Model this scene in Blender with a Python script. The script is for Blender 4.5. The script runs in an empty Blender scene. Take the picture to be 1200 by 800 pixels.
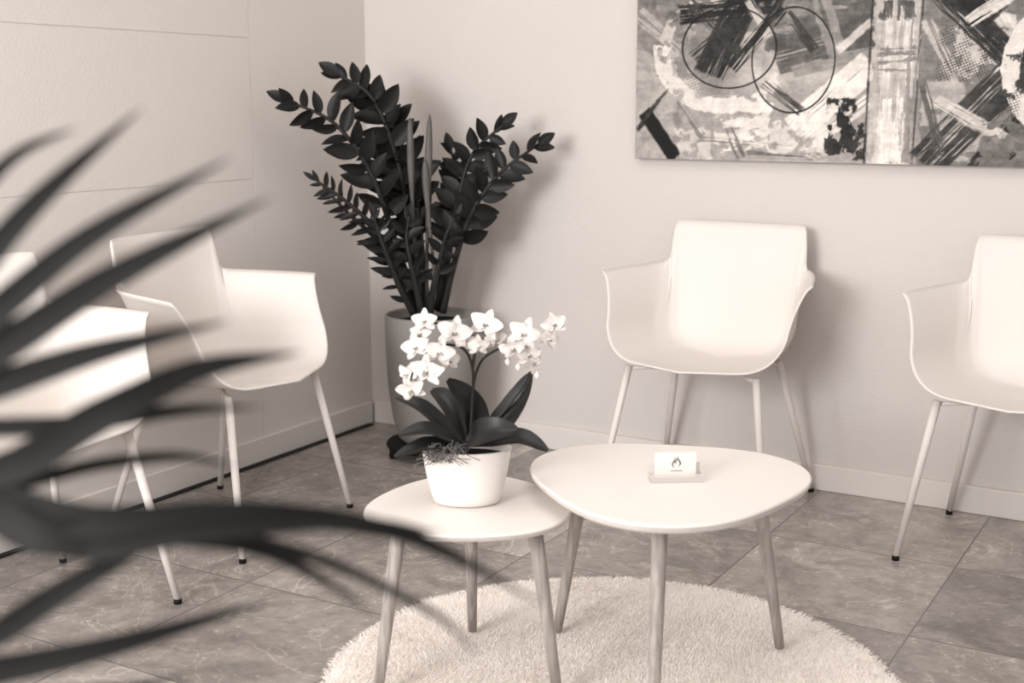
import bpy, math, random
import numpy as np
from mathutils import Vector, Matrix
random.seed(4); rng=np.random.default_rng(7)
D2R=math.radians
sc=bpy.context.scene
sc.view_settings.view_transform='Standard'
YAW=D2R(30.3); CY,SY=math.cos(YAW),math.sin(YAW)
def W(X,Y,Z=0.0):
    # surveyed floor-plan position -> room coordinates (room corner at the origin)
    a=X+.5336; b=Y-4.77
    return Vector((a*CY-b*SY, a*SY+b*CY, Z))
def lin(c):
    c=c/255.0
    return c/12.92 if c<=.04045 else ((c+.055)/1.055)**2.4
def tone(g,w=.75):
    return (lin(min(255,g*(1+.028*w))),lin(g*(1-.012*w)),lin(g*(1-.042*w)),1)
# ---------------------------------------------------------------- materials
def mat(name,g,rough=.5,spec=.3,noise=None,bump=None,g2=None,trans=0,emit=None,w=.75):
    m=bpy.data.materials.new(name); m.use_nodes=True
    nt=m.node_tree; N=nt.nodes; L=nt.links
    b=N['Principled BSDF']
    b.inputs['Base Color'].default_value=tone(g,w)
    b.inputs['Roughness'].default_value=rough
    b.inputs['Specular IOR Level'].default_value=spec
    if trans: b.inputs['Transmission Weight'].default_value=trans
    tc=N.new('ShaderNodeTexCoord')
    if noise:
        n=N.new('ShaderNodeTexNoise'); n.inputs['Scale'].default_value=noise; n.inputs['Detail'].default_value=6
        L.new(tc.outputs['Object'],n.inputs['Vector'])
        r=N.new('ShaderNodeValToRGB')
        r.color_ramp.elements[0].position=.3; r.color_ramp.elements[1].position=.7
        r.color_ramp.elements[0].color=tone(g2 if g2 else g*.9,w); r.color_ramp.elements[1].color=tone(g,w)
        L.new(n.outputs['Fac'],r.inputs['Fac']); L.new(r.outputs['Color'],b.inputs['Base Color'])
    if bump:
        n=N.new('ShaderNodeTexNoise'); n.inputs['Scale'].default_value=bump[0]; n.inputs['Detail'].default_value=4
        L.new(tc.outputs['Object'],n.inputs['Vector'])
        bp=N.new('ShaderNodeBump'); bp.inputs['Strength'].default_value=bump[1]; bp.inputs['Distance'].default_value=bump[2]
        L.new(n.outputs['Fac'],bp.inputs['Height']); L.new(bp.outputs['Normal'],b.inputs['Normal'])
    return m
M_wall=mat('plaster_back',210,.85,.15,noise=1.2,g2=206,bump=(110,.3,.004))
M_wallL=mat('plaster_left',219,.85,.15,noise=1.2,g2=215,bump=(110,.3,.004))
M_ceil=mat('ceiling_paint',228,.9,.1,noise=2,g2=225)
M_base=mat('skirting_paint',220,.5,.3,noise=3,g2=216)
M_dark=mat('dark_gap',38,.7,.2,noise=8,g2=30)
M_chair=mat('white_polypropylene',224,.6,.2,noise=3,g2=222)
M_leg=mat('cream_powder_coat',220,.45,.3,noise=5,g2=216)
M_rub=mat('black_rubber',22,.7,.2,noise=9)
M_top=mat('white_laminate',229,.45,.3,noise=3,g2=227)
M_edge=mat('pale_birch_edge',210,.5,.3,noise=20,g2=200)
M_pot=mat('concrete_pot',148,.75,.2,noise=9,g2=136,bump=(60,.3,.002))
M_soil=mat('soil',40,.95,.1,noise=60,g2=25,bump=(80,.8,.01))
M_zz=mat('zz_leaf',31,.45,.22,noise=6,g2=20,w=1)
M_zzs=mat('zz_stem',44,.5,.3,noise=12,g2=30,w=1)
M_new=mat('zz_new_shoot',100,.5,.3,noise=14,g2=85,w=1)
M_opot=mat('white_ceramic',229,.4,.3,noise=4,g2=227)
M_oleaf=mat('orchid_leaf',36,.35,.32,noise=7,g2=25,w=1)
M_ostem=mat('orchid_stem',46,.5,.3,noise=12,g2=32,w=1)
M_pet=mat('orchid_petal',232,.6,.2,noise=60,g2=206)
M_lip=mat('orchid_lip',170,.6,.2,noise=60,g2=110)
M_root=mat('aerial_root',115,.8,.2,noise=40,g2=80)
M_palm=mat('palm_leaf',30,.6,.12,noise=8,g2=21,w=1)
M_rug=mat('plush_rug',243,.95,.05,noise=7,g2=238)
M_card=mat('card_paper',230,.6,.2,noise=20,g2=228)
M_ink=mat('card_ink',120,.6,.2,noise=20,g2=110)
M_acr=mat('clear_acrylic',215,.08,.5)
M_acr.node_tree.nodes['Principled BSDF'].inputs['Alpha'].default_value=.4
def wood():
    m=bpy.data.materials.new('ash_wood'); m.use_nodes=True; nt=m.node_tree;N=nt.nodes;L=nt.links;b=N['Principled BSDF']
    tc=N.new('ShaderNodeTexCoord'); mp=N.new('ShaderNodeMapping'); mp.inputs['Scale'].default_value=(60,60,3)
    n=N.new('ShaderNodeTexNoise'); n.inputs['Scale'].default_value=2; n.inputs['Detail'].default_value=6
    r=N.new('ShaderNodeValToRGB'); r.color_ramp.elements[0].position=.3;r.color_ramp.elements[1].position=.7
    r.color_ramp.elements[0].color=tone(134,1.2);r.color_ramp.elements[1].color=tone(176,1.2)
    L.new(tc.outputs['Object'],mp.inputs['Vector']);L.new(mp.outputs['Vector'],n.inputs['Vector'])
    L.new(n.outputs['Fac'],r.inputs['Fac']);L.new(r.outputs['Color'],b.inputs['Base Color']);b.inputs['Roughness'].default_value=.5
    return m
M_wood=wood()
# stone tiles (world-aligned, tile .51 m)
def floormat():
    m=bpy.data.materials.new('stone_tiles'); m.use_nodes=True; nt=m.node_tree;N=nt.nodes;L=nt.links;b=N['Principled BSDF']
    tc=N.new('ShaderNodeTexCoord')
    mp=N.new('ShaderNodeMapping'); mp.inputs['Location'].default_value=(-2.26/.51+20,.5/.51+20,0); mp.inputs['Scale'].default_value=(1/.51,1/.51,1)
    L.new(tc.outputs['Object'],mp.inputs['Vector'])
    fl=N.new('ShaderNodeVectorMath'); fl.operation='FLOOR'; L.new(mp.outputs['Vector'],fl.inputs[0])
    fr=N.new('ShaderNodeVectorMath'); fr.operation='FRACTION'; L.new(mp.outputs['Vector'],fr.inputs[0])
    wn=N.new('ShaderNodeTexWhiteNoise'); L.new(fl.outputs[0],wn.inputs['Vector'])
    off=N.new('ShaderNodeVectorMath'); off.operation='MULTIPLY_ADD'
    L.new(wn.outputs['Color'],off.inputs[0]); off.inputs[1].default_value=(9,9,9); L.new(tc.outputs['Object'],off.inputs[2])
    n1=N.new('ShaderNodeTexNoise'); n1.inputs['Scale'].default_value=4; n1.inputs['Detail'].default_value=9; n1.inputs['Roughness'].default_value=.6; n1.inputs['Distortion'].default_value=1.2
    n2=N.new('ShaderNodeTexVoronoi'); n2.inputs['Scale'].default_value=26; n2.inputs['Randomness'].default_value=1
    n3=N.new('ShaderNodeTexNoise'); n3.inputs['Scale'].default_value=24; n3.inputs['Detail'].default_value=8; n3.inputs['Roughness'].default_value=.75
    n4=N.new('ShaderNodeTexNoise'); n4.inputs['Scale'].default_value=3.2; n4.inputs['Detail'].default_value=5; n4.inputs['Distortion'].default_value=2.2
    for n in (n1,n2,n3,n4): L.new(off.outputs[0],n.inputs['Vector'])
    def ramp(src,p0,c0,p1,c1):
        r=N.new('ShaderNodeValToRGB'); e=r.color_ramp.elements; e[0].position=p0; e[0].color=c0; e[1].position=p1; e[1].color=c1
        L.new(src,r.inputs['Fac']); return r
    G=lambda v:(v,v,v,1)
    r1=ramp(n1.outputs['Fac'],.34,tone(140,1.2),.66,tone(180,1.2))
    r3=ramp(n3.outputs['Fac'],.36,G(.74),.62,G(1.06))
    r2=ramp(n2.outputs['Distance'],.06,G(1.5),.16,G(1))
    a=N.new('ShaderNodeMath');a.operation='SUBTRACT';L.new(n4.outputs['Fac'],a.inputs[0]);a.inputs[1].default_value=.5
    ab=N.new('ShaderNodeMath');ab.operation='ABSOLUTE';L.new(a.outputs[0],ab.inputs[0])
    r4=ramp(ab.outputs[0],.002,G(1.4),.012,G(1))
    def mul(a,bb):
        x=N.new('ShaderNodeMix'); x.data_type='RGBA'; x.blend_type='MULTIPLY'; x.inputs[0].default_value=1
        L.new(a,x.inputs[6]); L.new(bb,x.inputs[7]); return x.outputs[2]
    c=mul(r1.outputs['Color'],r3.outputs['Color']); c=mul(c,r2.outputs['Color']); c=mul(c,r4.outputs['Color'])
    mr=N.new('ShaderNodeMapRange'); mr.inputs[3].default_value=.70; mr.inputs[4].default_value=1.2
    L.new(wn.outputs['Value'],mr.inputs[0]); c=mul(c,mr.outputs[0])
    sp=N.new('ShaderNodeSeparateXYZ'); L.new(fr.outputs[0],sp.inputs[0])
    def edge(o):
        a=N.new('ShaderNodeMath');a.operation='SUBTRACT';L.new(o,a.inputs[0]);a.inputs[1].default_value=.5
        bb=N.new('ShaderNodeMath');bb.operation='ABSOLUTE';L.new(a.outputs[0],bb.inputs[0]);return bb.outputs[0]
    mx=N.new('ShaderNodeMath');mx.operation='MAXIMUM';L.new(edge(sp.outputs[0]),mx.inputs[0]);L.new(edge(sp.outputs[1]),mx.inputs[1])
    gt=N.new('ShaderNodeMath');gt.operation='GREATER_THAN';L.new(mx.outputs[0],gt.inputs[0]);gt.inputs[1].default_value=.4955
    x=N.new('ShaderNodeMix'); x.data_type='RGBA'; L.new(gt.outputs[0],x.inputs[0]); L.new(c,x.inputs[6]); x.inputs[7].default_value=tone(112,1)
    L.new(x.outputs[2],b.inputs['Base Color'])
    b.inputs['Roughness'].default_value=.24; b.inputs['Specular IOR Level'].default_value=.5
    bp=N.new('ShaderNodeBump'); bp.inputs['Strength'].default_value=.08; bp.inputs['Distance'].default_value=.003
    L.new(n3.outputs['Fac'],bp.inputs['Height']); L.new(bp.outputs['Normal'],b.inputs['Normal'])
    return m
M_floor=floormat()
# ---------------------------------------------------------------- mesh helpers
def mkobj(name,V,F,mats,mi=None,smooth=True,parent=None,loc=None,rotz=0):
    me=bpy.data.meshes.new(name); me.from_pydata([tuple(v) for v in V],[],F)
    for m in (mats if isinstance(mats,list) else [mats]): me.materials.append(m)
    if mi is not None: me.polygons.foreach_set('material_index',mi)
    if smooth: me.polygons.foreach_set('use_smooth',[True]*len(me.polygons))
    me.update()
    o=bpy.data.objects.new(name,me); sc.collection.objects.link(o)
    if parent: o.parent=parent
    if loc is not None: o.location=loc
    o.rotation_euler[2]=rotz
    return o
def empty(name,loc,rotz=0):
    o=bpy.data.objects.new(name,None); sc.collection.objects.link(o); o.location=loc; o.rotation_euler[2]=rotz; o.empty_display_size=.1
    return o
class MB:
    def __init__(s): s.V=[];s.F=[];s.M=[]
    def add(s,V,F,m=0):
        k=len(s.V); s.V+= [tuple(v) for v in V]; s.F+=[tuple(i+k for i in f) for f in F]; s.M+=[m]*len(F)
    def obj(s,name,mats,**k): return mkobj(name,s.V,s.F,mats,s.M,**k)
def box(c,sz):
    x,y,z=c;a,b,d=[q/2 for q in sz]
    V=[(x+i*a,y+j*b,z+k*d) for i in(-1,1) for j in(-1,1) for k in(-1,1)]
    F=[(0,1,3,2),(4,6,7,5),(0,4,5,1),(2,3,7,6),(0,2,6,4),(1,5,7,3)]
    return V,F
def bevel(o,w=.003,s=2):
    m=o.modifiers.new('bevel','BEVEL'); m.width=w; m.segments=s; m.limit_method='ANGLE'
def catmull(P,n):
    P=[Vector(p) for p in P]; Q=[2*P[0]-P[1]]+P+[2*P[-1]-P[-2]]; out=[]
    segs=len(P)-1
    for k in range(n+1):
        t=k/n*segs; i=min(int(t),segs-1); t-=i
        a,b,c,d=Q[i:i+4]
        out.append(.5*((2*b)+(c-a)*t+(2*a-5*b+4*c-d)*t*t+(3*b-a-3*c+d)*t**3))
    return out
def tube(P,R,n=10,cap=True):
    P=[Vector(p) for p in P]
    if not hasattr(R,'__len__'): R=[R]*len(P)
    V=[];F=[]
    t=(P[1]-P[0]).normalized(); u=t.orthogonal().normalized()
    for i,p in enumerate(P):
        t=(P[min(i+1,len(P)-1)]-P[max(i-1,0)]).normalized()
        u=(u-t*u.dot(t)).normalized(); w=t.cross(u)
        for k in range(n):
            a=2*math.pi*k/n; V.append(p+(u*math.cos(a)+w*math.sin(a))*R[i])
    for i in range(len(P)-1):
        for k in range(n):
            a=i*n+k;b=i*n+(k+1)%n; F.append((a,b,b+n,a+n))
    if cap:
        F.append(tuple(range(n))[::-1]); F.append(tuple(range(len(V)-n,len(V))))
    return V,F
def revolve(prof,n=48,sx=1,sy=1):
    V=[];F=[]
    for r,z in prof:
        for k in range(n):
            a=2*math.pi*k/n; V.append((r*sx*math.cos(a),r*sy*math.sin(a),z))
    for i in range(len(prof)-1):
        for k in range(n):
            a=i*n+k;b=i*n+(k+1)%n;F.append((a,b,b+n,a+n))
    return V,F
def leaf(base,d,nrm,L,Wd,droop=0,fold=.25,n=8,prof=None,wave=0):
    d=Vector(d).normalized(); nrm=Vector(nrm); nrm=(nrm-d*nrm.dot(d)).normalized(); s=d.cross(nrm)
    V=[];F=[]; ph=random.uniform(0,6)
    for i in range(n+1):
        t=i/n
        w=Wd/2*(prof(t) if prof else (math.sin(math.pi*min(1,t*.97+.03)**.85))**.8)
        if i==n and not prof: w=Wd*.01
        c=Vector(base)+d*L*t+nrm*(-droop*L*t*t)
        for j in range(-2,3):
            q=j/2; V.append(c+s*w*q+nrm*(fold*w*abs(q)**1.3+wave*L*math.sin(ph+t*7+j*1.7)*abs(q)))
    for i in range(n):
        for j in range(4):
            a=i*5+j;F.append((a,a+1,a+6,a+5))
    return V,F
# ---------------------------------------------------------------- room
RX,RY,RH=5.2,-6.4,2.7
V,F=box((RX/2,RY/2,-.05),(RX+.2,-RY+.2,.1)); mkobj('floor',V,F,M_floor,smooth=False)
V,F=box((RX/2,.06,RH/2),(RX+.2,.12,RH)); mkobj('wall_back',V,F,M_wall,smooth=False)
mb=MB()
V,F=box((-.06,-.31,RH/2),(.12,.62,RH)); mb.add(V,F)
zj=[0,.5,.952,1.404,1.856,2.308,RH]; yj=[-.622,-2.4,-4.2,RY]
for a,b in zip(yj,yj[1:]):
    for c,d in zip(zj,zj[1:]):
        V,F=box((-.06,(a+b)/2,(c+d)/2),(.12,abs(b-a)-.005,(d-c)-.005)); mb.add(V,F)
V,F=box((-.0624,RY/2,RH/2),(.12,-RY,RH)); mb.add(V,F)
wl=mb.obj('wall_left',[M_wallL],smooth=False)
V,F=box((RX/2,RY/2,RH+.05),(RX+.2,-RY+.2,.1)); mkobj('ceiling',V,F,M_ceil,smooth=False)
o=mkobj('baseboard_back',*box((RX/2+.009,-.008,.042),(RX-.02,.016,.084)),M_base,smooth=False); bevel(o,.004)
o=mkobj('baseboard_left',*box((.008,RY/2-.009,.042),(.016,-RY-.02,.084)),M_base,smooth=False); bevel(o,.004)
mkobj('trim_1',*box((.028,RY/2-.02,.002),(.022,-RY-.06,.006)),M_dark,smooth=False)
# ---------------------------------------------------------------- chair
def arr(*p): return [Vector(q) for q in p]
RIM=arr((0,.222,.834),(.11,.219,.834),(.190,.208,.834),(.210,.201,.825),(.217,.193,.785),(.222,.182,.724),(.230,.165,.706),(.250,.13,.702),(.275,.06,.700),(.298,-.02,.698),(.318,-.095,.695))
COR=arr((0,.155,.445),(.10,.152,.445),(.16,.138,.446),(.185,.122,.447),(.198,.105,.448),(.206,.08,.448),(.212,.06,.448),(.219,.03,.448),(.230,-.05,.449),(.242,-.13,.45),(.254,-.195,.452))
MED=arr((0,.06,.428),(0,.05,.428),(0,.04,.428),(0,.02,.427),(0,0,.427),(0,-.02,.427),(0,-.04,.427),(0,-.08,.427),(0,-.15,.43),(0,-.215,.438),(0,-.258,.445))
def chair(loc,rz):
    e=empty('visitor_armchair',loc,rz)
    NA=70
    rim,cor,med=[catmull(q,NA) for q in (RIM,COR,MED)]
    rows=[]
    for i in range(NA+1):
        P0,P1,P2=med[i],cor[i],rim[i]
        r=.10
        Q1=P1+(P0-P1).normalized()*min(r,(P0-P1).length*.8); Q2=P1+(P2-P1).normalized()*r
        row=[P0.lerp(Q1,k/6) for k in range(6)]
        for k in range(8):
            t=k/8; row.append(Q1*(1-t)**2+P1*2*t*(1-t)+Q2*t*t)
        a=i/NA
        for k in range(13):
            t=k/12; p=Q2.lerp(P2,t)
            out=Vector((1,0,0)) if a>.6 else Vector((a/.6,1-a/.6,0)).normalized()
            p=p+out*(-.008*math.sin(math.pi*t)*(1 if a>.45 else .6))
            if a>.6 and t>.85: p=p+out*.010*((t-.85)/.15)**2
            row.append(p)
        rows.append(row)
    nb=len(rows[0]); V=[];F=[]
    full=[[Vector((-p.x,p.y,p.z)) for p in r] for r in rows[::-1]]+rows[1:]
    for r in full: V+=r
    for i in range(len(full)-1):
        for k in range(nb-1):
            a=i*nb+k; F.append((a,a+1,a+nb+1,a+nb))
    o=mkobj('seat_shell',V,F,M_chair,parent=e)
    import bmesh
    bm=bmesh.new(); bm.from_mesh(o.data); bmesh.ops.remove_doubles(bm,verts=bm.verts,dist=.0004); bmesh.ops.recalc_face_normals(bm,faces=bm.faces); bm.to_mesh(o.data); bm.free()
    s=o.modifiers.new('thick','SOLIDIFY'); s.thickness=.006; s.offset=0
    for f in o.data.polygons: f.use_smooth=True
    n=0
    for sx in(-1,1):
        for (tp,ft) in (((.198*sx,-.165,.430),(.262*sx,-.24,.010)),((.165*sx,.125,.428),(.25*sx,.235,.010))):
            n+=1; m=MB(); tp=Vector(tp);ft=Vector(ft)
            V,F=tube([ft,ft.lerp(tp,.5),tp],[.009,.0105,.0115],12); m.add(V,F,0)
            V,F=tube([ft+Vector((0,0,-.010)),ft+Vector((0,0,.003))],.0098,12); m.add(V,F,1)
            m.obj('leg_%d'%n,[M_leg,M_rub],parent=e)
    m=MB()
    A=[(-.198,-.165,.421),(.198,-.165,.421)];B=[(-.165,.125,.419),(.165,.125,.419)]
    for p,q in ((A[0],(-.05,-.02,.418)),(A[1],(.05,-.02,.418)),(B[0],(-.05,.02,.418)),(B[1],(.05,.02,.418)),((-.05,-.02,.418),(.05,.02,.418)),((-.05,.02,.418),(.05,-.02,.418))):
        V,F=tube([p,q],.0065,10); m.add(V,F)
    m.obj('under_frame',[M_leg],parent=e)
    return e
def face(dx,dy): return math.atan2(dx,-dy)   # chair local -Y -> (dx,dy)
chair((1.478,-.275,0),face(0,-1))
chair((2.386,-.30,0),face(-.06,-1))
chair((.36,-1.18,0),face(.996,.084))
chair((.40,-1.937,0),face(.99,-.144))
# ---------------------------------------------------------------- tables
def table(loc,h,R,k,ang0,rf,rt,th):
    e=empty('coffee_table',loc,YAW)
    n=120;V=[];F=[]
    def ring(sc_,z):
        out=[]
        for i in range(n):
            t=2*math.pi*i/n; r=R*(1+k*math.cos(3*(t-ang0)))
            r=r-sc_; out.append((r*math.cos(t),r*math.sin(t),z))
        return out
    prof=[(.03,h-th),(.006,h-th+.001),(.002,h-th+.006),(0,h-.004),(.0015,h-.001),(.004,h)]
    for s,z in prof: V+=ring(s,z)
    M=[]
    for i in range(len(prof)-1):
        for j in range(n):
            a=i*n+j;b=i*n+(j+1)%n;F.append((a,b,b+n,a+n)); M.append(1 if i<3 else 0)
    F.append(tuple(range(n))[::-1]);M.append(0)
    F.append(tuple(range(len(V)-n,len(V))));M.append(0)
    mkobj('table_top',V,F,[M_top,M_edge],M,smooth=False,parent=e)
    for q in range(3):
        t=ang0+q*2*math.pi/3
        a=Vector((rf*math.cos(t),rf*math.sin(t),.0245)); b=Vector((rt*math.cos(t),rt*math.sin(t),h-th))
        V,F=tube([a,a.lerp(b,.33),a.lerp(b,.66),b],[.0105,.0125,.0145,.016],20)
        mkobj('leg_%d'%(q+1),V,F,M_wood,parent=e)
    return e
table(W(.320,2.545),.44,.286,.085,D2R(19.7),.285,.21,.018)
table(W(-.09,2.523),.39,.207,.06,D2R(90),.21,.155,.016)
# ---------------------------------------------------------------- rug
def vn(x,y,seed=0):
    T=np.random.default_rng(seed).random((64,64))
    xi=np.floor(x).astype(int);yi=np.floor(y).astype(int);fx=x-xi;fy=y-yi
    fx=fx*fx*(3-2*fx);fy=fy*fy*(3-2*fy)
    g=lambda a,b:T[a%64,b%64]
    return (g(xi,yi)*(1-fx)+g(xi+1,yi)*fx)*(1-fy)+(g(xi,yi+1)*(1-fx)+g(xi+1,yi+1)*fx)*fy
def fbm(x,y,seed=0,o=4):
    s=0;a=1;tt=0
    for i in range(o):
        s=s+a*vn(x*2**i,y*2**i,seed+i);tt+=a;a*=.55
    return s/tt
RR=.60
m=MB()
V,F=revolve([(RR-.015,.001),(RR-.005,.005),(RR-.006,.011),(RR-.02,.014),(.3,.014),(.001,.014)],96); m.add(V,F)
N=110000
rad=RR*np.sqrt(rng.random(N)); th=rng.random(N)*2*np.pi
x=rad*np.cos(th);y=rad*np.sin(th)
lx=(fbm(x*7+40,y*7+40,1)-.5)*.026+rng.normal(0,.0035,N); ly=(fbm(x*7+40,y*7+40,9)-.5)*.026+rng.normal(0,.0035,N)
edge=np.clip((rad-.57)/.03,0,1); lx+=edge*.010*np.cos(th); ly+=edge*.010*np.sin(th)
ztip=.0205+rng.normal(0,.0005,N)-edge*.004; ztip=np.minimum(ztip,.0222); an=rng.random(N)*np.pi; w=.0016
VV=np.empty((N,3,3))
VV[:,0]=np.stack([x-w*np.cos(an),y-w*np.sin(an),np.full(N,.011)],1)
VV[:,1]=np.stack([x+w*np.cos(an),y+w*np.sin(an),np.full(N,.011)],1)
VV[:,2]=np.stack([x+lx,y+ly,ztip],1)
m.add(VV.reshape(-1,3).tolist(),[(3*i,3*i+1,3*i+2) for i in range(N)])
m.obj('round_plush_rug',[M_rug],smooth=False,loc=W(.203,2.49),rotz=YAW)
# ---------------------------------------------------------------- painting
px0,px1,pz0,pz1=1.10,2.72,1.022,1.72
nx,nz=800,345
gx=np.linspace(px0+.001,px1-.001,nx);gz=np.linspace(pz0+.001,pz1-.001,nz)
X,Z=np.meshgrid(gx,gz)
t=(X-1.1)/1.18; U=750+450*(.888*t+.112*t*t); Vv=185+10*t-(Z-1.022)*(362+60*t)
n1=fbm(U/60,Vv/45+9,3,5); n2=fbm(U/9,Vv/9+30,11,4); n3=fbm(U/3,Vv/30+50,21,3); n4=fbm(U/30,Vv/3+50,31,3); n5=fbm(U/2.2,Vv/2.2+70,41,2)
img=.62+.5*(n1-.5)+.14*(n2-.5)
def sstep(a,b,x): q=np.clip((x-a)/(b-a),0,1); return q*q*(3-2*q)
def blend(mask,val,tex=.1):
    global img
    img=img*(1-mask)+mask*(val+tex*(n2-.5)*2)
def dry(m,amt,seed,sx=14,sy=14): 
    q=fbm(U/sx+seed,Vv/sy+seed*3,seed,4); return m*sstep(amt-.05,amt+.05,q)
def stroke(x0,y0,x1,y1,w,val,amt=0,seed=5,tex=.1,op=.92):
    dx,dy=x1-x0,y1-y0;L=math.hypot(dx,dy);a=((U-x0)*dx+(Vv-y0)*dy)/L;b=(-(U-x0)*dy+(Vv-y0)*dx)/L
    wob=(n2-.5)*8
    m=sstep(-3,1,a+wob)*sstep(-3,1,L-a+wob)*sstep(-1.5,1.5,w/2-np.abs(b)+wob*.4)
    if amt:
        q=fbm(a/45+seed,b/2.2+seed*7,seed,3); m=m*sstep(amt-.07,amt+.07,q)
    blend(m*op,val,tex)
def ringp(cx,cy,rx,ry,w,val,a0=None,a1=None,amt=0,op=1,seed=3):
    q=np.sqrt(((U-cx)/rx)**2+((Vv-cy)/ry)**2); dd=np.abs(q-1)*min(rx,ry)
    m=sstep(-.8,.8,w/2-dd+(0 if w<4 else (n2-.5)*5))
    if a0 is not None:
        an=np.degrees(np.arctan2(Vv-cy,U-cx))%360; m=m*((an>a0)&(an<a1))
    if amt: m=dry(m,amt,seed)
    blend(m*op,val,.05)
def rect(x0,y0,x1,y1,val,amt=0,seed=2,sx=14,sy=14,op=.92):
    wob=(n2-.5)*14
    m=sstep(0,3,U-x0+wob)*sstep(0,3,x1-U+wob)*sstep(0,3,Vv-y0+wob)*sstep(0,3,y1-Vv+wob)
    if amt: m=dry(m,amt,seed,sx,sy)
    blend(m*op,val)
rect(745,-80,1030,40,.48,.33,4,30,16); rect(755,10,850,95,.52,.42,8); rect(745,60,800,200,.68,.35,6,20,20)
rect(800,105,1025,190,.64,.36,12,22,12)
rect(900,-60,1030,62,.38,.40,15,40,12); stroke(915,68,1028,38,42,.36,.28,7); stroke(935,85,1028,62,14,.58,.3,61)
rect(765,-20,800,30,.38,.45,62,14,20); stroke(752,20,800,60,18,.68,.42,63)
ringp(850,62,70,62,18,.84,70,185,.37); ringp(850,62,68,60,12,.76,185,300,.49); ringp(850,62,74,66,12,.84,20,80,.47)
rect(842,112,912,176,.88,.40,13,16,9); rect(905,140,975,182,.84,.44,14,12,12); rect(800,150,842,188,.78,.46,64,10,10)
stroke(893,-35,836,88,36,.15,.34,9); stroke(902,10,934,-45,28,.12,.35,3); stroke(868,30,820,70,18,.20,.42,65)
stroke(800,22,905,8,22,.14,.38,6); stroke(812,5,868,64,14,.24,.44,16); stroke(905,45,880,5,12,.78,.40,66)
stroke(862,82,918,14,16,.16,.40,17); stroke(955,-20,985,66,22,.58,.3,10); stroke(925,20,958,60,12,.22,.44,67)
stroke(880,-10,1000,-50,22,.2,.42,22); stroke(770,-60,900,-20,26,.7,.4,24); stroke(985,-5,1025,-30,20,.2,.4,68)
stroke(938,152,1024,76,36,.90,.30,5); stroke(960,165,1024,118,18,.88,.37,69); stroke(985,60,1022,28,10,.8,.42,35)
rect(974,114,1010,180,.12,.45,19,9,14); rect(1006,142,1024,188,.18,.44,20,8,12)
stroke(902,98,944,130,12,.3,.45,23); stroke(860,150,877,184,11,.42,.44,24); stroke(828,162,935,172,5,.5,.47,27)
stroke(800,120,830,160,10,.5,.47,70); stroke(885,178,960,184,6,.45,.46,71)
stroke(762,133,798,184,16,.05,.12,25,.03,1); stroke(752,152,772,126,6,.14,.48,26)
for k in range(9): stroke(752+k*3,150-k*4,764+k*3,138-k*4,1.4,.2,0,2,op=.7)
rect(1022,-80,1080,196,.72,0); rect(1030,-80,1070,196,.83,.45,28,4,60); rect(1030,-80,1120,2,.14,.36,29,24,12)
rect(1028,0,1075,26,.34,.46,30,8,30); stroke(1079,-10,1076,190,3,.24,.32,31); stroke(1022.5,-80,1021,196,2.2,.16,0,2)
rect(1036,115,1062,190,.90,.47,32,4,60); rect(1030,55,1076,84,.5,.48,38,30,5); rect(1064,20,1078,190,.54,.5,72,3,50)
rect(1080,-80,1420,200,.48,.28,33,40,40); rect(1083,95,1165,190,.68,.44,34,20,10)
rect(1118,15,1185,92,.76,.44,36,18,12); stroke(1092,-12,1212,98,30,.14,.34,37); stroke(1105,-30,1160,22,36,.10,.32,39)
stroke(1130,28,1205,-22,16,.86,.38,40); stroke(1090,192,1205,66,44,.22,.36,41); stroke(1150,204,1260,70,36,.13,.38,42)
stroke(1100,118,1190,168,16,.80,.42,43); rect(1150,140,1230,200,.46,.4,44); stroke(1085,28,1122,98,14,.74,.42,45)
stroke(1084,100,1110,185,10,.34,.46,73); stroke(1170,20,1200,60,10,.82,.42,74)
ringp(1250,80,70,75,20,.84,90,260,.38); rect(1230,0,1400,60,.7,.45,46); stroke(1230,160,1400,60,40,.2,.42,47)
for (x0,y0,x1,y1) in ((1096,28,1166,98),(785,88,828,116),(1165,98,1195,146)):
    du=(U*.9+Vv*.35)/4.4; dv=(Vv*.9-U*.35)/4.4
    m=((np.sin(du*2*np.pi)*np.sin(dv*2*np.pi))>.12)*sstep(0,6,U-x0)*sstep(0,6,x1-U)*sstep(0,6,Vv-y0)*sstep(0,6,y1-Vv)
    m=dry(m,.42,77,20,20)
    blend(m*.65,.20 if x0>900 else .84,.05)
ringp(859,58,55,46,1.5,.08); ringp(934,72,48,60,1.5,.08)
img=img+.12*(n3-.5)*sstep(1022,1024,U)*sstep(1080,1078,U)+.08*(n4-.5)+.07*(n5-.5)
img=np.clip(.47+(img-.5)*1.05,.04,.9)
Vp=np.stack([X.ravel(),np.full(X.size,-.036),Z.ravel()],1)
idx=np.arange(nx*nz).reshape(nz,nx)
Fp=np.stack([idx[:-1,:-1].ravel(),idx[:-1,1:].ravel(),idx[1:,1:].ravel(),idx[1:,:-1].ravel()],1)
me=bpy.data.meshes.new('canvas_face'); me.from_pydata(Vp.tolist(),[],Fp.tolist())
ca=me.color_attributes.new('paint','FLOAT_COLOR','POINT')
g=img.ravel(); s=lambda c:np.where(c<=.04045,c/12.92,((np.clip(c,0,1)+.055)/1.055)**2.4)
col=np.stack([s(g*1.02),s(g*.985),s(g*.955),np.ones_like(g)],1).astype(np.float32)
ca.data.foreach_set('color',col.ravel())
mp_=bpy.data.materials.new('oil_paint'); mp_.use_nodes=True; b=mp_.node_tree.nodes['Principled BSDF']
at=mp_.node_tree.nodes.new('ShaderNodeAttribute'); at.attribute_name='paint'
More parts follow.
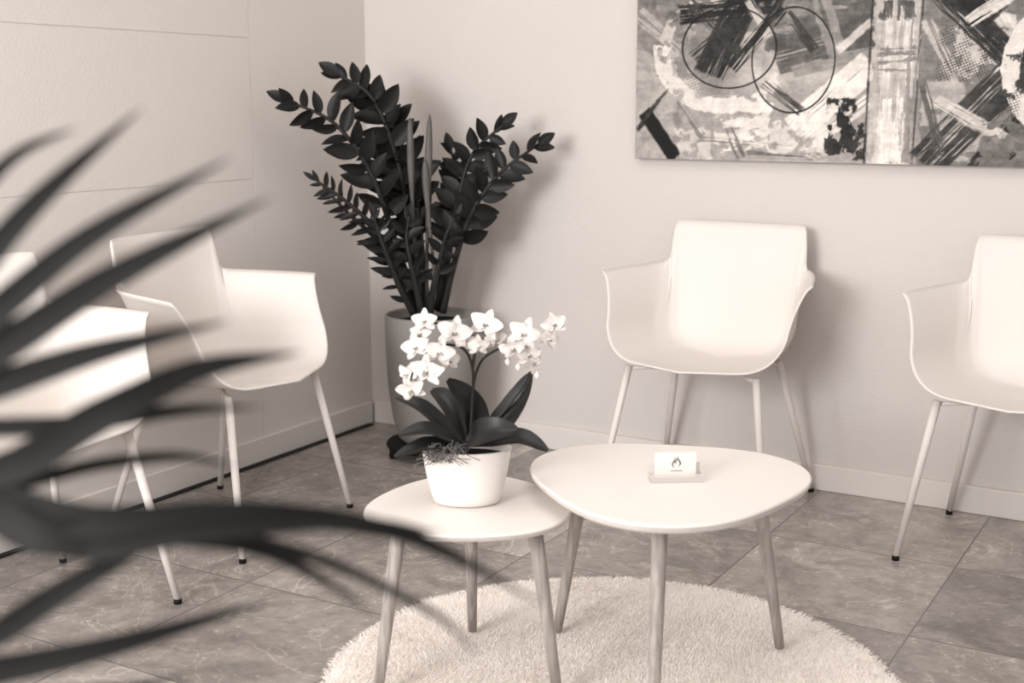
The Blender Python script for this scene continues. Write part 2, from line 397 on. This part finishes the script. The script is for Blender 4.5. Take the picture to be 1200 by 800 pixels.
mp_.node_tree.links.new(at.outputs['Color'],b.inputs['Base Color']); b.inputs['Roughness'].default_value=.6; b.inputs['Specular IOR Level'].default_value=.25
bp=mp_.node_tree.nodes.new('ShaderNodeBump'); bp.inputs['Strength'].default_value=.2; bp.inputs['Distance'].default_value=.002
mp_.node_tree.links.new(at.outputs['Fac'],bp.inputs['Height']); mp_.node_tree.links.new(bp.outputs['Normal'],b.inputs['Normal'])
me.materials.append(mp_)
ep=empty('abstract_painting',((px0+px1)/2,-.002,(pz0+pz1)/2))
o=bpy.data.objects.new('canvas_face',me); sc.collection.objects.link(o); o.parent=ep; o.location=(-(px0+px1)/2,.002,-(pz0+pz1)/2)
mkobj('stretcher',*box((0,-.0168,0),(px1-px0,.0336,pz1-pz0)),mat('canvas_edge',150,.8,.1,noise=30,g2=100),smooth=False,parent=ep)
# ---------------------------------------------------------------- zz plant
ez=empty('potted_zz_plant',W(-.275,4.29),YAW)
V,F=revolve([(.001,.052),(.095,.052),(.115,.07),(.135,.14),(.149,.25),(.155,.36),(.157,.49),(.152,.497),(.145,.49),(.143,.46),(.001,.46)],56)
mkobj('planter',V,F,M_pot,parent=ez)
V,F=revolve([(.001,.466),(.07,.472),(.143,.464)],40); mkobj('soil',V,F,M_soil,parent=ez)
m=MB(); V,F=revolve([(.001,.036),(.155,.036),(.16,.044),(.155,.052),(.001,.052)],40); m.add(V,F)
for k in range(4):
    a=math.radians(20)+k*math.pi/2; c=Vector((.14*math.cos(a),.14*math.sin(a),.022))
    V,F=tube([c+Vector((-.012,0,0)),c+Vector((.012,0,0))],.0215,18); m.add(V,F)
m.obj('wheeled_caddy',[M_rub],parent=ez)
def zx(u): return (u-505)*.00275
def zz(v): return 1.2-(v-120)*.00278
stems=[
 ([(490,370,0),(466,290,-.05),(440,205,-.10),(400,145,-.14),(347,118,-.16)],.125,.046,24,.18,1),
 ([(492,370,.02),(482,270,-.02),(466,180,-.05),(440,115,-.07),(402,88,-.08)],.125,.052,23,.22,1),
 ([(484,368,-.04),(466,310,-.08),(440,262,-.13),(408,230,-.16),(378,208,-.18)],.085,.021,24,.2,1),
 ([(500,370,.03),(494,290,.0),(486,215,-.02),(466,150,-.04),(442,115,-.05)],.12,.050,17,.3,1),
 ([(486,372,-.06),(470,335,-.1),(460,305,-.13),(450,275,-.15),(443,250,-.16)],.085,.022,14,.1,1),
 ([(515,370,.0),(528,300,-.03),(540,235,-.05),(558,180,-.06),(594,146,-.07)],.105,.046,18,.3,1),
 ([(520,370,-.03),(535,310,-.06),(556,250,-.08),(590,202,-.09),(636,168,-.09)],.11,.046,18,.32,1),
 ([(510,370,.04),(522,300,.02),(535,240,.0),(540,210,-.02),(532,175,-.04)],.10,.042,13,.3,1),
 ([(505,370,-.06),(512,330,-.1),(520,300,-.12),(526,275,-.14),(538,250,-.15)],.08,.028,10,.25,1),
 ([(498,370,.05),(490,300,.04),(478,250,.02),(455,205,0),(430,175,0)],.115,.046,16,.3,1),
 ([(495,370,-.07),(490,335,-.1),(484,305,-.12),(480,275,-.13),(484,250,-.14)],.085,.030,11,.2,1),
 ([(488,370,.0),(462,320,-.03),(440,280,-.05),(410,250,-.07),(390,228,-.08)],.075,.02,18,.2,1),
]
ms=MB(); ml=MB()
for pts,LL,WW,n,t0,fl in stems:
    P=catmull([(zx(u),y,zz(v)) for u,v,y in pts],40)
    V,F=tube(P,[.012*(1-.75*i/40)+.001 for i in range(41)],8); ms.add(V,F)
    for k in range(n):
        t=t0+(1-t0)*(k+.3)/n; i=min(39,int(t*40)); p=P[i].lerp(P[i+1],t*40-i)
        tg=(P[min(i+1,40)]-P[max(i-1,0)]).normalized()
        vn_=Vector((random.uniform(-.35,.35),-1,random.uniform(-.1,.5))).normalized()
        side=tg.cross(vn_).normalized()*(1 if k%2 else -1)
        open_=random.uniform(.8,1.15) if t<.93 else .35
        d=tg*random.uniform(.45,.8)+side*open_+Vector((0,random.uniform(-.45,.3),0))
        sz=(.72+.38*math.sin(math.pi*min(1,t*1.05)))*random.uniform(.85,1.12)
        nn=vn_+Vector((random.uniform(-.8,.8),0,random.uniform(-.8,.9)))
        V,F=leaf(p,d,nn,LL*sz*.82,WW*sz*1.05,droop=random.uniform(-.1,.2),fold=.3); ml.add(V,F)
    V,F=leaf(P[-1],P[-1]-P[-3],(0,-1,.3),LL*.6,WW*.8,droop=.1); ml.add(V,F)
ms.obj('stems',[M_zzs],parent=ez); ml.obj('leaflets',[M_zz],parent=ez)
m=MB()
for pts in ([(500,370,-.02),(503,300,-.08),(506,215,-.12),(509,133,-.12)],[(494,370,-.03),(489,290,-.08),(486,210,-.10),(485,137,-.10)],[(507,370,-.05),(512,330,-.1),(505,230,-.13),(503,185,-.14)]):
    P=catmull([(zx(u),y,zz(v)) for u,v,y in pts],24)
    V,F=tube(P,[.006 if i<14 else .006+.006*math.sin(math.pi*(i-14)/10) if i<24 else .0015 for i in range(25)],8); m.add(V,F)
m.obj('new_shoots',[M_new],parent=ez)
# ---------------------------------------------------------------- orchid
OZ=.3902
eo=empty('potted_orchid',W(-.093,2.535,OZ),YAW)
m=MB()
V,F=revolve([(.001,.001),(.060,.001),(.068,.004),(.073,.02),(.084,.065),(.091,.112),(.0925,.116),(.090,.118),(.087,.114),(.082,.085),(.001,.085)],64,1.0,.66); m.add(V,F)
m.obj('ceramic_pot',[M_opot],parent=eo)
V,F=revolve([(.001,.108),(.05,.106),(.083,.1)],48,1,.66); mkobj('bark_substrate',V,F,M_soil,parent=eo)
def ox(u): return (u-549)*.00173
def oz(v): return 1.2-(v-120)*.00172-OZ
def oprof(t): return min(1,(math.sin(math.pi*min(1,t**.8))**.55))*(.45+.55*min(1,t*3)) if t<1 else 0
m=MB()
def strap(pts,Wd,up=(0,-.5,1)):
    P=catmull([(ox(u),y,oz(v)) for u,v,y in pts],14); V=[];F=[]; up=Vector(up)
    for i,p in enumerate(P):
        t=i/14; tg=(P[min(i+1,14)]-P[max(i-1,0)]).normalized(); nn=(up-tg*up.dot(tg)).normalized(); s=tg.cross(nn)
        w=Wd/2*max(.03,oprof(min(.999,t*.96+.02)))
        for j in range(-3,4):
            q=j/3; V.append(p+s*w*q+nn*w*.35*abs(q)**1.2)
    for i in range(14):
        for j in range(6):
            a=i*7+j;F.append((a,a+1,a+8,a+7))
    m.add(V,F)
strap([(553,522,0),(585,512,-.03),(615,506,-.05),(644,518,-.06)],.058,(0,-.45,1))
strap([(546,516,-.01),(558,503,-.05),(582,492,-.075),(609,489,-.08)],.064,(-.1,-.8,.8))
strap([(556,520,.01),(590,498,.03),(612,468,.04),(626,438,.04)],.056,(-.5,-.9,.4))
strap([(552,520,.02),(560,492,.02),(550,464,.01),(527,442,.01)],.054,(.3,-1,.2))
strap([(546,520,.0),(520,497,.0),(495,472,-.01),(466,462,0)],.042,(0,-.6,1))
strap([(546,520,-.01),(520,502,-.04),(500,493,-.06),(474,497,-.07)],.044,(0,-.6,1))
strap([(546,522,-.02),(520,514,-.05),(498,512,-.07),(468,522,-.08)],.046,(0,-.5,1))
strap([(547,520,.03),(535,490,.05),(520,472,.07),(505,465,.09)],.05,(.2,-.7,.7))
m.obj('strap_leaves',[M_oleaf],parent=eo)
m=MB()
S1=catmull([(ox(u),y,oz(v)) for u,v,y in [(553,520,.01),(556,470,.0),(557,425,-.02),(545,398,-.04),(515,395,-.06),(492,420,-.07),(486,440,-.07)]],40)
S2=catmull([(ox(u),y,oz(v)) for u,v,y in [(555,520,.01),(556,460,.01),(566,420,.0),(590,400,-.02),(610,390,-.03),(650,378,-.04)]],40)
S3=catmull([(ox(u),y,oz(v)) for u,v,y in [(560,520,.03),(596,480,.03),(622,440,.02),(622,410,0),(612,388,-.02)]],30)
S4=catmull([(ox(u),y,oz(v)) for u,v,y in [(557,425,-.02),(560,395,-.02),(550,378,-.03),(520,370,-.04),(503,366,-.04)]],20)
for S in (S1,S2,S3,S4):
    V,F=tube(S,[.0034-.0015*i/len(S) for i in range(len(S))],8); m.add(V,F)
m.obj('flower_stems',[M_ostem],parent=eo)
mf=MB()
def petal(c,d,nn,L,Wd,curl,m_=0,shape=.6):
    pr=lambda t: max(.12,math.sin(math.pi*min(.985,t**shape*.93+.06))**.6)
    V,F=leaf(c,d,nn,L,Wd,droop=curl,fold=.22,n=7,prof=pr,wave=.06 if m_==0 else 0); mf.add(V,F,m_)
def flower(u,v,y,sz=.034,fx=0,fz=0,roll=0):
    c=Vector((ox(u),y,oz(v))); n=Vector((fx,-1,fz)).normalized()
    upv=Vector((0,0,1)); s=upv.cross(n).normalized()*-1; upv=n.cross(s)*-1
    if upv.z<0: upv=-upv
    def dr(a):
        a+=roll; return s*math.sin(a)+upv*math.cos(a)+n*.25
    for a in (0,2.25,-2.25): petal(c-n*.002,dr(a),n,sz,sz*.62,random.uniform(.05,.35),0,.8)
    for a in (1.3,-1.3): petal(c+n*.001,dr(a),n,sz*1.05,sz*.98,random.uniform(.05,.35),0,.62)
    petal(c+n*.003,dr(math.pi)+n*.9,n+Vector((0,0,.6)),sz*.45,sz*.3,-.3,1,.9)
    for a in (2.5,-2.5): petal(c+n*.003,dr(a)+n*1.2,n,sz*.28,sz*.22,-.2,1,.8)
    V,F=tube([c,c+n*.007],[.003,.002],8); mf.add(V,F,0)
for a in [(503,366,-.045,.025,-.2,.2),(537,379,-.05,.034,-.2,.0),(573,372,-.03,.033,.1,.1),(520,400,-.07,.031,-.2,.1),(493,396,-.05,.029,-.5,.0),
          (507,420,-.08,.036,-.2,0),(488,441,-.085,.030,-.4,-.2),(549,390,-.04,.023,.3,.2),(484,426,-.06,.022,-.7,0),(530,412,-.05,.024,.3,-.1),
          (564,396,-.04,.022,.4,-.1),(584,390,-.02,.022,.5,0),(617,380,-.05,.032,0,.1),(650,370,-.05,.026,.3,.1),(644,386,-.06,.024,.3,0),
          (604,398,-.04,.027,-.4,-.1),(622,407,-.03,.025,.3,-.2),(627,421,.0,.020,.2,-.2),(498,382,-.03,.022,-.4,.2)]:
    a=list(a); a[4]+=random.uniform(-.4,.4); a[5]+=random.uniform(-.25,.25)
    flower(*a,roll=random.uniform(-.4,.4))
for u,v in ((592,402),(598,416),(632,432),(540,412),(610,422)):
    c=Vector((ox(u),-.03,oz(v))); V,F=revolve([(.0005,-.008),(.005,-.003),(.006,.002),(.0005,.009)],10); mf.add([Vector(q)+c for q in V],F,0)
mf.obj('blossoms',[M_pet,M_lip],parent=eo)
m=MB()
for k in range(34):
    a=random.uniform(0,2*math.pi); x=-.035+.035*math.cos(a);y=-.045+.015*math.sin(a)
    P=catmull([(x,y,.1),(x+random.uniform(-.02,.02),y-.01,.125+random.random()*.02),(x+random.uniform(-.03,.03),y-.02,.115+random.random()*.01),(x+random.uniform(-.04,.04),y-.022,.1+random.random()*.02)],10)
    V,F=tube(P,.0009,5); m.add(V,F)
m.obj('aerial_roots',[M_root],parent=eo)
# ---------------------------------------------------------------- business card holder
ec=empty('business_card_holder',W(.335,2.525,.4402),YAW+D2R(4))
def cbox(c,s,name,mt):
    o=mkobj(name,*box(c,s),mt,smooth=False,parent=ec); bevel(o,.0006,2); return o
cbox((0,0,.001),(.108,.04,.002),'acrylic_base',M_acr)
cbox((0,.016,.018),(.108,.002,.032),'acrylic_back',M_acr)
cbox((0,-.019,.010),(.108,.002,.016),'acrylic_front_lip',M_acr)
cbox((-.053,0,.008),(.002,.036,.012),'acrylic_side_1',M_acr)
cbox((.053,0,.008),(.002,.036,.012),'acrylic_side_2',M_acr)
cbox((0,.006,.030),(.085,.006,.055),'card_stack',M_card)
m=MB()
def cres(cx,cz,h,w,flip):
    V=[];F=[];n=14
    for i in range(n+1):
        t=i/n; z=cz-h/2+h*t; off=flip*w*math.sin(math.pi*t*1.0)*.9+flip*.002*math.sin(2*math.pi*t); th=.0018*math.sin(math.pi*t)+.0001
        V+= [(cx+off-th,.0026,z),(cx+off+th,.0026,z)]
    for i in range(n): a=2*i;F.append((a,a+1,a+3,a+2))
    m.add(V,F)
cres(.004,.038,.024,.005,1); cres(-.001,.036,.024,.005,-1); cres(.0015,.040,.014,.001,-1)
V,F=box((.002,.0027,.019),(.024,.0004,.0014)); m.add(V,F)
m.obj('printed_logo',[M_ink],smooth=False,parent=ec)
# ---------------------------------------------------------------- fan palm near the camera
PL=(-.80,.90)
e=empty('potted_fan_palm',W(PL[0],PL[1]),YAW)
V,F=revolve([(.001,.0),(.12,.0),(.15,.1),(.17,.34),(.165,.35),(.155,.33),(.001,.31)],48); mkobj('planter',V,F,M_pot,parent=e)
V,F=revolve([(.001,.32),(.155,.315)],40); mkobj('soil',V,F,M_soil,parent=e)
def lx_(u): return (u-600)*.000567-PL[0]
def lz_(v): return 1.041-(v-400)*.000567
mp=MB(); mpt=MB()
def blade(P,Wd,fold=.25,facing=(0,-1,.15)):
    P=catmull(P,22); V=[];F=[]; f=Vector(facing)
    for i,p in enumerate(P):
        t=i/22; tg=(P[min(i+1,22)]-P[max(i-1,0)]).normalized(); nn=(f-tg*f.dot(tg)).normalized(); s=tg.cross(nn)
        w=Wd/2*min(1,.25+t*2.2)*max(.02,(1-t**3.2))
        for j in range(-1,2): V.append(p+s*w*j+nn*w*fold*abs(j))
    for i in range(22):
        for j in range(2): a=i*3+j;F.append((a,a+1,a+4,a+3))
    mp.add(V,F)
Y1=-.05
c1=(-235,505)
def bl(pts,Wd,c=c1):
    P=[(lx_(c[0]),Y1,lz_(c[1]))]+[(lx_(u),Y1+y,lz_(v)) for u,v,y in pts]
    blade(P,Wd)
bl([(-80,300,.0),(0,190,.02),(82,148,.03)],.013)
bl([(-90,380,.0),(40,240,.0),(165,125,.02)],.022)
bl([(-60,400,.0),(100,278,.0),(275,182,.0)],.023)
bl([(-50,430,.0),(130,322,.0),(320,228,.0)],.026)
bl([(-60,465,.0),(100,414,.0),(265,374,.0)],.023)
bl([(-40,560,-.0),(120,480,-.02),(230,430,-.01),(350,412,.0)],.027)
bl([(-60,505,.0),(80,500,.0),(190,492,.02),(290,492,.03)],.015)
bl([(-40,580,.0),(100,610,-.02),(300,602,-.02),(470,640,.0),(640,745,.02)],.024)
bl([(-50,600,.0),(60,632,-.02),(220,612,-.0),(400,622,.02)],.029)
bl([(-50,600,.0),(80,645,-.02),(240,618,-.03),(420,612,-.02),(520,640,0)],.017)
bl([(-60,610,.0),(120,635,.0),(290,665,.01),(440,765,.02)],.019)
bl([(-60,610,.0),(150,625,.0),(340,670,.01),(500,740,.0),(560,800,.0)],.011)
bl([(-80,590,.02),(90,560,.02),(180,560,.04),(250,580,.05)],.011)
c2=(-200,840)
bl([(-60,820,-.0),(100,785,.0),(300,738,.02)],.023,c2)
bl([(-60,780,.0),(30,722,.0),(120,668,.0),(220,605,.02)],.021,c2)
bl([(-60,860,.0),(60,850,.0),(200,825,.0)],.018,c2)
for c,rr in ((c1,range(100,262,13)),(c2,range(75,300,16))):
    for a in rr:
        a=D2R(a+random.uniform(-3,3)); L=random.uniform(.24,.3); cx,cz=lx_(c[0]),lz_(c[1])
        if c is c2 and a<D2R(130): L*=.6
        ca,sa=math.cos(a),math.sin(a)
        blade([(cx,Y1,cz),(cx+ca*L*.5,Y1+.01,cz+sa*L*.5+.01),(cx+ca*L,Y1+.05,cz+sa*L-.03)],.02)
    V,F=tube(catmull([(0,0,.31),(random.uniform(-.03,.03),0,.5),(lx_(c[0])-.06,Y1,lz_(c[1])-.12),(lx_(c[0]),Y1,lz_(c[1]))],16),.004,8); mpt.add(V,F)
for k in range(4):
    a=D2R(120+k*48); cx,cy,cz=.28*math.cos(a),.2*math.sin(a),.95+.1*k
    V,F=tube(catmull([(0,0,.31),(cx*.3,cy*.3,.6),(cx,cy,cz)],12),.004,8); mpt.add(V,F)
    for q in range(14):
        b=D2R(-60+q*300/14+k*20); L=.26; u=Vector((math.cos(a),math.sin(a),.2)).normalized(); s=Vector((-math.sin(a),math.cos(a),0))
        d=u*math.cos(b)+s*math.sin(b); c=Vector((cx,cy,cz))
        blade([c,c+d*L*.5+Vector((0,0,.02)),c+d*L+Vector((0,0,-.05))],.02,facing=(0.1,.1,1))
mp.obj('fan_blades',[M_palm],parent=e); mpt.obj('petioles',[M_palm],parent=e)
# ---------------------------------------------------------------- lights
def area(name,loc,target,sx,sy,power,col=(1,.992,.985)):
    l=bpy.data.lights.new(name,'AREA'); l.shape='RECTANGLE'; l.size=sx; l.size_y=sy; l.energy=power; l.color=col
    o=bpy.data.objects.new(name,l); sc.collection.objects.link(o); o.location=loc
    o.rotation_euler=(Vector(target)-Vector(loc)).to_track_quat('-Z','Y').to_euler(); return o
area('window_light',(1.1,-5.9,1.7),(1.4,-.5,1.0),1.5,1.5,180)
area('ceiling_light',(2.0,-2.1,2.62),(2.0,-2.1,0),1.8,1.8,24)
w=bpy.data.worlds.new('world'); sc.world=w; w.use_nodes=True
w.node_tree.nodes['Background'].inputs[0].default_value=(1,.99,.98,1); w.node_tree.nodes['Background'].inputs[1].default_value=.8
# ---------------------------------------------------------------- camera
cam=bpy.data.cameras.new('camera'); co=bpy.data.objects.new('camera',cam); sc.collection.objects.link(co)
co.location=W(0,0,1.2); co.rotation_euler=(D2R(90-10.57),0,YAW)
cam.sensor_width=36; cam.lens=45; cam.clip_start=.05
cam.dof.use_dof=True; cam.dof.focus_distance=3.2; cam.dof.aperture_fstop=3.0
sc.camera=co
